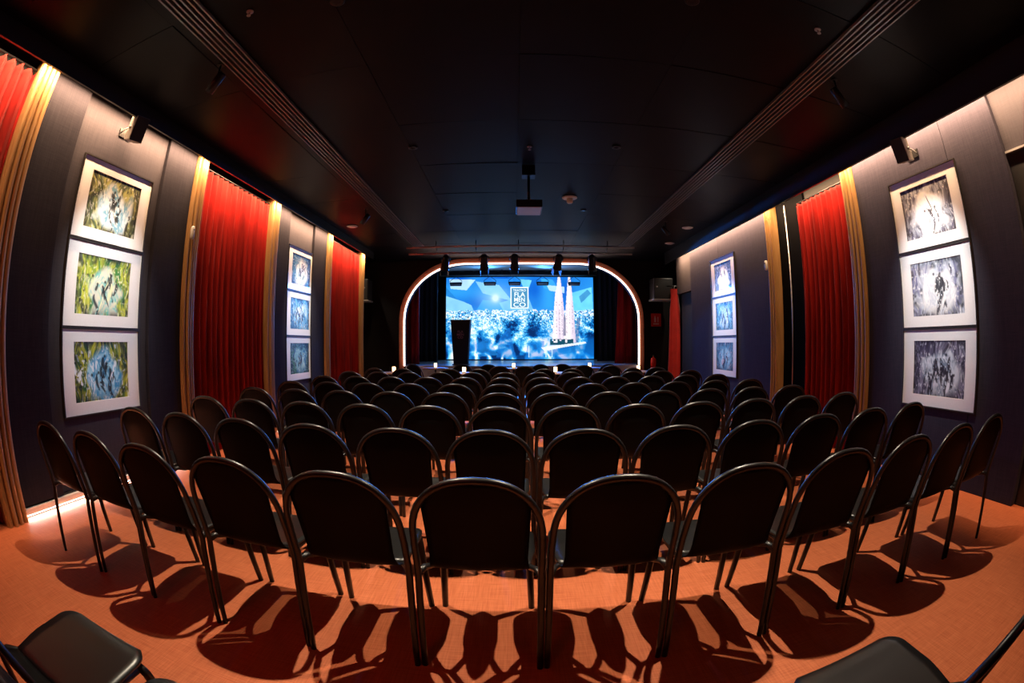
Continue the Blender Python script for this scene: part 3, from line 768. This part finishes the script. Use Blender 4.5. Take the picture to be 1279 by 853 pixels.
# --- front lighting bars with five theatre lamps
YT = 10.05
t = thing('lighting_bar', 'pair of black pipes across the ceiling in front of the stage', 'lighting bar', (0.1, YT, 0))
for dy, z in ((-.12, 3.36), (.12, 3.26)):
    MB().tube([(-2.4, dy, z), (2.5, dy, z)], .022, 10).build('pipe', M['alu_dark'], t)
for x in (-1.75, -.9, .0, .95, 1.9):
    MB().tube([(x, -.12, 3.36), (x, -.12, ZC - .012)], .010, 6).build('hanger', M['black_metal'], t)
    MB().tube([(x, -.12, 3.36), (x, .12, 3.26)], .010, 6).build('cross_tie', M['black_metal'], t)
LN = ['at the end next to the lectern side', 'second from the lectern end', 'in the middle', 'second from the red banner end', 'at the end next to the red banner side']
for k, (pxx, tx) in enumerate(((554, -.3), (604, .0), (643, 0), (699, -.25), (743, .2))):
    x = px_x(pxx, YT)
    t = thing('stage_lamp', 'black theatre lamp on the front bar, ' + LN[k], 'stage lamp', (x, YT + .12, 3.201))
    MB().tube([(-.10, 0, -.12), (-.10, 0, -.03), (0, 0, -.012), (.10, 0, -.03), (.10, 0, -.12)], .010, 6).build('yoke', M['black_metal'], t)
    MB().box(-.025, .025, -.03, .03, -.03, .035).build('clamp', M['alu_dark'], t)
    d = Vector((tx * .5, .55, -.8)).normalized(); q = d.to_track_quat('Z', 'Y').to_matrix()
    MB().lathe([(.05, -.17), (.075, -.15), (.08, .0), (.085, .12), (.095, .13), (.095, .17), (.085, .17), (.08, .14), (.01, .14)], 18, (0, 0, -.15), q).build('housing', M['black_metal'], t)
    for s2 in (-1, 1):
        c = Vector((0, 0, -.15)) + q @ Vector((s2 * .085, 0, .235))
        MB().bbox(c, (.008, .17, .13), q).build('barn_door', M['black_metal'], t)

# --- the screen
H, W = 210, 380
yy, xx = np.mgrid[0:H, 0:W]; u = xx / (W - 1); v = yy / (H - 1)
sky = mix(np.broadcast_to(lin((4, 92, 205)), (H, W, 3)), lin((50, 160, 238)), np.clip(.25 + .9 * (vnoise(H, W, 6, 10) - .3) + .5 * v, 0, 1))
img = sky.copy()
def shard(pts, col, a=.85):
    global img
    pts = np.array(pts); inside = np.ones((H, W), bool); n = len(pts)
    cxy = pts.mean(0)
    for i in range(n):
        p, q = pts[i], pts[(i + 1) % n]
        s0 = (q[0] - p[0]) * (cxy[1] - p[1]) - (q[1] - p[1]) * (cxy[0] - p[0])
        inside &= ((q[0] - p[0]) * (v - p[1]) - (q[1] - p[1]) * (u - p[0])) * s0 >= 0
    img = mix(img, lin(col), inside * a * (.75 + .25 * vnoise(H, W, 20, 30)))
for p, c in [(((.0, .12), (.09, .30), (.05, .34), (.0, .2)), (30, 120, 200)), (((.0, .20), (.12, .30), (.17, .33), (.20, .46), (.0, .48)), (150, 220, 250)),
             (((.2, .05), (.36, .1), (.45, .3), (.25, .2)), (150, 215, 250)), (((.25, .28), (.37, .3), (.42, .46), (.19, .46)), (60, 170, 240)),
             (((.36, .32), (.55, .22), (.6, .46), (.40, .46)), (130, 205, 250)), (((.02, .02), (.2, .03), (.14, .16), (.03, .14)), (200, 240, 255)),
             (((.3, .02), (.45, .02), (.47, .14), (.38, .12)), (40, 140, 240)), (((.64, .02), (.72, .03), (.78, .2), (.66, .14)), (60, 170, 245)),
             (((.84, .2), (.99, .12), (1.0, .5), (.86, .5)), (120, 225, 250)), (((.90, .24), (.96, .15), (.985, .2), (.915, .32)), (40, 120, 190)),
             (((.5, .03), (.58, .04), (.56, .14), (.52, .12)), (130, 225, 235)), (((.68, .1), (.8, .12), (.8, .2), (.7, .17)), (200, 235, 250))]: shard(p, c)
sun = np.exp(-(((u - .335) / .022) ** 2 + ((v - .26) / .04) ** 2)); img = mix(img, lin((255, 255, 255)), np.clip(sun * 1.6, 0, 1))
glow = np.exp(-(((u - .335) / .09) ** 2 + ((v - .26) / .12) ** 2)); img = mix(img, lin((160, 220, 255)), glow * .6)
cb = rng.random((H // 2 + 1, W // 2 + 1)); cb = np.kron(cb, np.ones((2, 2)))[:H, :W]
cb2 = rng.random((H // 4 + 1, W // 5 + 1)); cb2 = np.kron(cb2, np.ones((4, 5)))[:H, :W]
near = np.clip((v - .45) / .55, 0, 1)
wu = np.clip(u + .05 * (vnoise(H, W, 8, 12) - .5), 0, 1); wv = np.clip(v + .08 * (vnoise(H, W, 8, 12) - .5), 0, 1)
def warped(ny, nx):
    g = vnoise(H, W, ny, nx); return g[(wv * (H - 1)).astype(int), (wu * (W - 1)).astype(int)]
big = np.abs(warped(7, 12) - .5) * 2; big2 = np.abs(warped(14, 24) - .5) * 2; big3 = warped(30, 55)
splash = 1.15 - 1.5 * big - .5 * big2 + .55 * (big3 - .5)
farc = .55 + .75 * (cb - .45) + .5 * (cb2 - .5) + .3 * (vnoise(H, W, 18, 30) - .5)
bn = farc * (1 - near ** .6) + splash * near ** .6
pal = np.array([lin(c) for c in ((2, 40, 96), (6, 92, 176), (24, 138, 214), (80, 188, 236), (176, 230, 250), (255, 253, 250))])
lev = np.clip((bn * 1.3 - .08 - .24 * near) * 5, 0, 4.999); li = lev.astype(int); fr = (lev - li)[..., None]
city = pal[li] * (1 - fr) + pal[li + 1] * fr
city = mix(city, lin((14, 120, 215)), np.clip((vnoise(H, W, 6, 9) - .5) * 3, 0, .7) * near)
cm = np.clip((v - (.385 + .03 * vnoise(H, W, 3, 40))) * 60, 0, 1)
img = img * (1 - cm[..., None]) + city * cm[..., None]
for p, c, a in [(((.36, .75), (.43, .62), (.47, .98), (.34, .98)), (20, 110, 200), .7), (((.02, .62), (.10, .66), (.08, .8), (.01, .78)), (20, 90, 170), .6),
             (((.2, .82), (.3, .74), (.35, .95), (.22, .97)), (30, 130, 215), .6), (((.55, .8), (.66, .78), (.66, 1), (.53, 1)), (20, 120, 210), .7)]: shard(p, c, a)
def spire(cx, top, hw, base):
    global img
    h = np.clip((v - top) / (base - top), 0, 1); wd = hw * (.10 + .90 * h ** .75)
    m_ = (np.abs(u - cx) < wd) & (v > top) & (v < base)
    tone = mix(np.broadcast_to(lin((250, 238, 245)), (H, W, 3)), lin((205, 190, 215)), np.clip((u - cx) / hw * .8 + .2, 0, 1))
    tone = mix(tone, lin((90, 80, 120)), ((cb > .72) & (np.abs(np.sin((u - cx) * 160)) < .55) & (v > .3) & (v < .72)) * .55)
    img = np.where(m_[..., None], tone, img)
shard([(.885, .5), (.91, .5), (.89, .85), (.86, .85)], (30, 80, 150), .8)
spire(.765, -.02, .048, .80); spire(.835, -.02, .042, .80); spire(.745, .16, .03, .80)
shard([(.795, .45), (.808, .5), (.81, .72), (.79, .72)], (60, 70, 120), .8)
m_ = (v > .76) & (v < .83) & (u > .70) & (u < .86); img = np.where((m_ & (cb2 > .3))[..., None], lin((16, 74, 96)), img)
shard([(.64, .86), (.94, .79), (.95, .81), (.66, .90)], (240, 248, 252), .95)
shard([(.68, .90), (.94, .82), (.93, .90), (.70, .97)], (24, 120, 200), .8)
for x in (.555, .67, .71): shard([(x, .84), (x + .006, .84), (x + .006, .98), (x, .98)], (215, 240, 250), .9)
SX0, SX1, SZ0, SZ1 = -2.375, 2.79, .775, 3.635
scr = thing('led_screen', 'large glowing stage screen with a blue collage of a city and two spires', 'screen', ((SX0 + SX1) / 2, YS, ZS))
sw, sh = SX1 - SX0, SZ1 - SZ0
SCREEN = attr_mat('screen picture', 1.25)
colour_grid('picture', img, (-sw / 2, -.002, SZ1 - ZS), (sw, 0, 0), (0, 0, -sh), SCREEN, scr)
MB().box(-sw / 2 - .03, sw / 2 + .03, .001, .08, 0.0, SZ1 - ZS + .03).build('housing', M['black_satin'], scr)
M['logo_white'] = mat('logo white', (0, 0, 0), .5, emit=(.86, .97, 1.0), estr=1.4)
M['logo_blue'] = mat('logo blue', (0, 0, 0), .5, emit=(.09, .34, .60), estr=1.0)
lx0, lx1 = px_x(637.8, YS) - (SX0 + SX1) / 2, px_x(660.2, YS) - (SX0 + SX1) / 2
lz1, lz0 = px(640, 358.5, YS)[2] - ZS, px(640, 385.5, YS)[2] - ZS
MB().box(lx0, lx1, -.008, -.004, lz0, lz1).build('logo_panel', M['logo_blue'], scr)
b_ = .035
for bx in ((lx0, lx1, lz1 - b_, lz1), (lx0, lx1, lz0, lz0 + b_), (lx0, lx0 + b_, lz0 + b_, lz1 - b_), (lx1 - b_, lx1, lz0 + b_, lz1 - b_)):
    MB().box(bx[0], bx[1], -.014, -.009, bx[2], bx[3]).build('logo_border', M['logo_white'], scr)
lcx = (lx0 + lx1) / 2; lw = lx1 - lx0 - 2 * b_; lh = lz1 - lz0
def logo_line(txt, zc, size, sx, m_, par, x, y, mk='logo_text'):
    mt = Matrix.Translation((x, y, zc)) @ Matrix.Rotation(PI / 2, 4, 'X')
    text_mesh(mk, txt, size, m_, par, mt, .002, sx=sx)
logo_line('TEATRO', lz1 - .155, .115, 1.03, M['logo_white'], scr, lcx, -.012)
logo_line('FLA', lz1 - .340, .225, 1.05, M['logo_white'], scr, lcx, -.012)
logo_line('MEN', lz1 - .515, .215, .88, M['logo_white'], scr, lcx, -.012)
logo_line('CO', lz1 - .695, .225, 1.3, M['logo_white'], scr, lcx, -.012)

# --- drapes on the stage
def stage_drape(x0, x1, y, z0, z1, name, mk, label, pitch=.16, amp=.05, flare=0.0, seed=0, cat='curtain'):
    rnd = random.Random(seed); n = max(3, int((x1 - x0) / pitch)); per = 10; rows = []
    ph = [rnd.uniform(0, 2) for _ in range(n + 2)]
    for z in np.linspace(z1, z0, 9):
        dz = (z1 - z) / (z1 - z0); row = []
        for k in range(n * per + 1):
            q = 2 * PI * k / per + ph[k // per] * .25
            xx_ = (x0 - flare * dz) + (x1 - x0 + 2 * flare * dz) * k / (n * per) - (x0 + x1) / 2
            row.append((xx_, amp * (math.sin(q) + .2 * math.sin(2.3 * q + 4 * dz)), z - z0))
        rows.append(row)
    t = thing(name, label, cat, ((x0 + x1) / 2, y, z0))
    MB().sheet(rows, .004).build('drape', M[mk], t)
    MB().tube([(x0 - (x0 + x1) / 2, 0, z1 - z0 + .012), (x1 - (x0 + x1) / 2, 0, z1 - z0 + .012)], .012, 8).build('rail', M['black_metal'], t)
    return t
stage_drape(-3.6, -2.62, 13.1, ZS + .01, 3.7, 'stage_curtain', 'red', 'red stage curtain inside the arch on the lectern side', seed=1)
stage_drape(2.95, 3.75, 13.1, ZS + .01, 3.7, 'stage_curtain', 'red', 'red stage curtain inside the arch on the extinguisher side, flaring at its foot', flare=.16, seed=2)
stage_drape(-3.9, -2.40, 15.0, ZS + .01, 3.75, 'wing_drape', 'blacksoft', 'black stage drape masking the screen edge on the lectern side', seed=3)
stage_drape(2.62, 4.3, 15.0, ZS + .01, 3.75, 'wing_drape', 'blacksoft', 'black stage drape masking the screen edge on the extinguisher side', seed=4)
stage_drape(-3.9, 4.3, 16.2, 3.62, 3.78, 'border_drape', 'blacksoft', 'narrow black border cloth above the stage screen', pitch=.4, amp=.02, seed=5)
# --- rear bar with flat wash lights over the screen
t = thing('rear_lighting_bar', 'thin metal pipe across the stage above the screen', 'lighting bar', (.2, 16.0, 0))
MB().tube([(-2.7, 0, 3.60), (2.7, 0, 3.60)], .02, 8).build('pipe', M['alu'], t)
for x in (-2.5, -.6, 1.2, 2.6): MB().tube([(x, 0, 3.60), (x, 0, 3.80)], .01, 6).build('hanger', M['black_metal'], t)
for k, pxx in enumerate((569, 612, 643, 678, 718)):
    p = px(pxx, 353.5, 15.95)
    t = thing('wash_light', 'flat rectangular wash light hanging over the screen, ' + ['first from the lectern side', 'second from the lectern side', 'just above the logo', 'just before the spires', 'over the spires'][k], 'stage lamp', (p[0], 15.95, p[2]))
    bevel(MB().box(-.19, .19, -.06, .06, -.075, .045).build('housing', M['black_metal'], t), .01)
    MB().box(-.165, .165, -.066, -.060, -.06, .0).build('face_plate', M['alu'], t)
    if k % 2 == 1: spot_light('blue_up_fill', (p[0], 15.86, p[2] + .10), (p[0] * 1.3, 14.6, 3.8), 60, (.10, .42, 1.0), 140, .6, .05)  # added blue fill to brighten the stage ceiling
    if k % 2 == 0: spot_light('blue_wash_lamp', (p[0], 15.87, p[2] - .03), (p[0] * .6 + .5, 8.0, .9), 760, (.015, .20, 1.0), 74, .5, .06)
    MB().tube([(-.20, 0, -.02), (-.20, 0, .09), (0, .05, 3.60 - p[2] - .032), (.20, 0, .09), (.20, 0, -.02)], .009, 6).build('yoke', M['black_metal'], t)

# --- lectern
t = thing('lectern', 'dark tapered lectern with small lettering and two thin microphones on the stage', 'lectern', (px_x(576, 12.95), 12.95, ZS))
zt = 1.19
m_ = MB(); tw, bw = .26, .19
vs = [(-bw, -.16, .03), (bw, -.16, .03), (bw, .16, .03), (-bw, .16, .03), (-tw, -.22, zt), (tw, -.22, zt), (tw, .22, zt - .02), (-tw, .22, zt - .02)]
m_.add(vs, [(0, 1, 2, 3), (4, 5, 6, 7), (0, 1, 5, 4), (1, 2, 6, 5), (2, 3, 7, 6), (3, 0, 4, 7)]).build('body', M['black'], t)
MB().box(-.22, .22, -.20, .20, 0, .03).build('base', M['black_metal'], t)
bevel(MB().box(-.275, .275, -.235, .235, zt - .004, zt + .018).build('top', M['black_satin'], t), .006)
for s2 in (-1, 1):
    MB().tube([(s2 * .20, -.10, zt + .018), (s2 * .205, -.13, zt + .07)], .006, 6).build('microphone_stem', M['black_metal'], t)
    MB().lathe([(.008, 0), (.014, .006), (.014, .03), (.008, .036)], 10, (s2 * .205, -.13, zt + .066)).build('microphone', M['black_metal'], t)
tilt = math.atan2(.06, zt - .03)
for txt, zz, sz in (('FLA', .86, .085), ('MEN', .785, .085), ('CO', .71, .09)):
    mt = Matrix.Translation((0, -.16 - .06 * (zz - .03) / (zt - .03) - .004, zz)) @ Matrix.Rotation(PI / 2 + tilt, 4, 'X')
    text_mesh('lettering', txt, sz, M['logo_dim'], t, mt, .001, sx=1.1)

# --- loudspeakers in the bays
def pa_speaker(x, y, z, s_, label):
    t = thing('pa_speaker', label, 'speaker', (x, y, z))
    bevel(MB().box(-.26, .26, -.22, .22, 0, .52).build('cabinet', M['black_satin'], t), .012)
    MB().box(-.24, .24, -.228, -.22, .02, .50).build('grille', M['grille'], t)
    MB().lathe([(.02, 0), (.02, .004)], 12, (-.18 * s_, -.228, .30), Euler((PI / 2, 0, 0)).to_matrix()).build('badge', M['alu'], t)
    MB().box(-.28, .28, -.23, .24, -.04, 0).build('shelf', M['alu_dark'], t)
    return t
pa_speaker(-3.93, 11.75, 2.42, -1, 'large black loudspeaker on a shelf in the bay next to the far red curtain')
pa_speaker(3.76, 11.75, 2.42, 1, 'large black loudspeaker on a shelf above the fire extinguisher')

# --- gathered red banner curtain in the right bay
rows = []
for z in np.linspace(2.66, .05, 16):
    dz = (2.66 - z) / 2.6
    wd = .10 + .02 * math.exp(-((2.58 - z) / .06) ** 2) - .025 * math.exp(-((2.42 - z) / .15) ** 2) + .09 * dz
    row = []
    for k in range(49):
        q = 2 * PI * k / 48
        r_ = wd * (1 + .22 * math.sin(6 * q + .7) + .1 * math.sin(11 * q))
        row.append((r_ * math.cos(q), r_ * .55 * math.sin(q), z))
    rows.append(row)
t = thing('gathered_curtain', 'narrow red curtain gathered into a hanging bundle beside the stage', 'curtain', (4.02, 11.45, 0))
MB().sheet(rows).build('drape', M['red_banner'], t)
MB().tube([(0, 0, 2.62), (0, 0, 2.74)], .012, 8).build('hook', M['alu'], t)
MB().tube([(-.2, 0, 2.73), (.40, 0, 2.73)], .014, 8).build('rail', M['black_metal'], t)
# extinguisher and its sign
xw, zw = px_x(822, YA - .1), .62
t = thing('fire_extinguisher', 'red fire extinguisher on the front wall below its sign', 'fire extinguisher', (xw, YA - .10, .60))
MB().lathe([(.06, 0), (.075, .012), (.075, .26), (.06, .31), (.025, .335), (.02, .36)], 20).build('cylinder', M['red_paint'], t)
MB().lathe([(.022, .36), (.022, .39)], 10).build('valve', M['alu'], t)
MB().tube([(-.02, 0, .385), (-.09, -.02, .40)], .010, 6).build('handle', M['black_metal'], t)
MB().tube([(.02, 0, .37), (.09, -.01, .34), (.10, -.01, .15)], .010, 8).build('hose', M['black_metal'], t)
MB().box(-.03, .03, .07, .098, .12, .30).build('wall_bracket', M['black_metal'], t)
t = thing('extinguisher_sign', 'small red sign with white extinguisher symbol on the front wall', 'sign', (px_x(826, YA), YA - .012, 1.92))
MB().box(-.14, .14, 0, .01, -.17, .17).build('plate', M['red_paint'], t)
MB().box(-.055, -.005, -.006, 0, -.06, .05).build('symbol_cylinder', M['sign_white'], t)
MB().prism([(-.05, .055), (-.01, .055), (-.03, .12)], 'y', -.006, 0).build('symbol_neck', M['sign_white'], t)
MB().box(.04, .065, -.006, 0, -.06, .08).build('symbol_hose', M['sign_white'], t)
MB().box(-.08, .08, -.006, 0, -.12, -.09).build('symbol_bar', M['sign_white'], t)

# --- red stage light standing behind the camera, aimed at the floor
def red_lamp(x, y, target, e, label):
    t = thing('red_par_lamp', label, 'stage lamp', (x, y, ZC))
    d = (Vector(target) - Vector((x, y, ZC - .25))).normalized(); q = d.to_track_quat('Z', 'Y').to_matrix()
    MB().tube([(0, 0, 0), (0, 0, -.2)], .01, 8).build('stem', M['black_metal'], t)
    MB().lathe([(.05, -.12), (.09, -.10), (.09, .1), (.085, .1), (.08, .08), (.01, .08)], 18, (0, 0, -.25), q).build('housing', M['black_metal'], t)
    MB().lathe([(.075, .082), (.075, .086)], 18, (0, 0, -.25), q).build('red_gel', M['redlamp'], t)
    spot_light('red_lamp_light', Vector((x, y, ZC - .25)) + d * .11, target, e, (1, .06, .05), 110, .6, .05)
red_lamp(-1.6, -1.9, (-3.0, .8, .0), 42, 'red lamp hanging behind the chairs on the green-picture side')
red_lamp(1.8, -1.9, (2.4, 1.2, .0), 12, 'red lamp hanging behind the chairs on the grey-picture side')
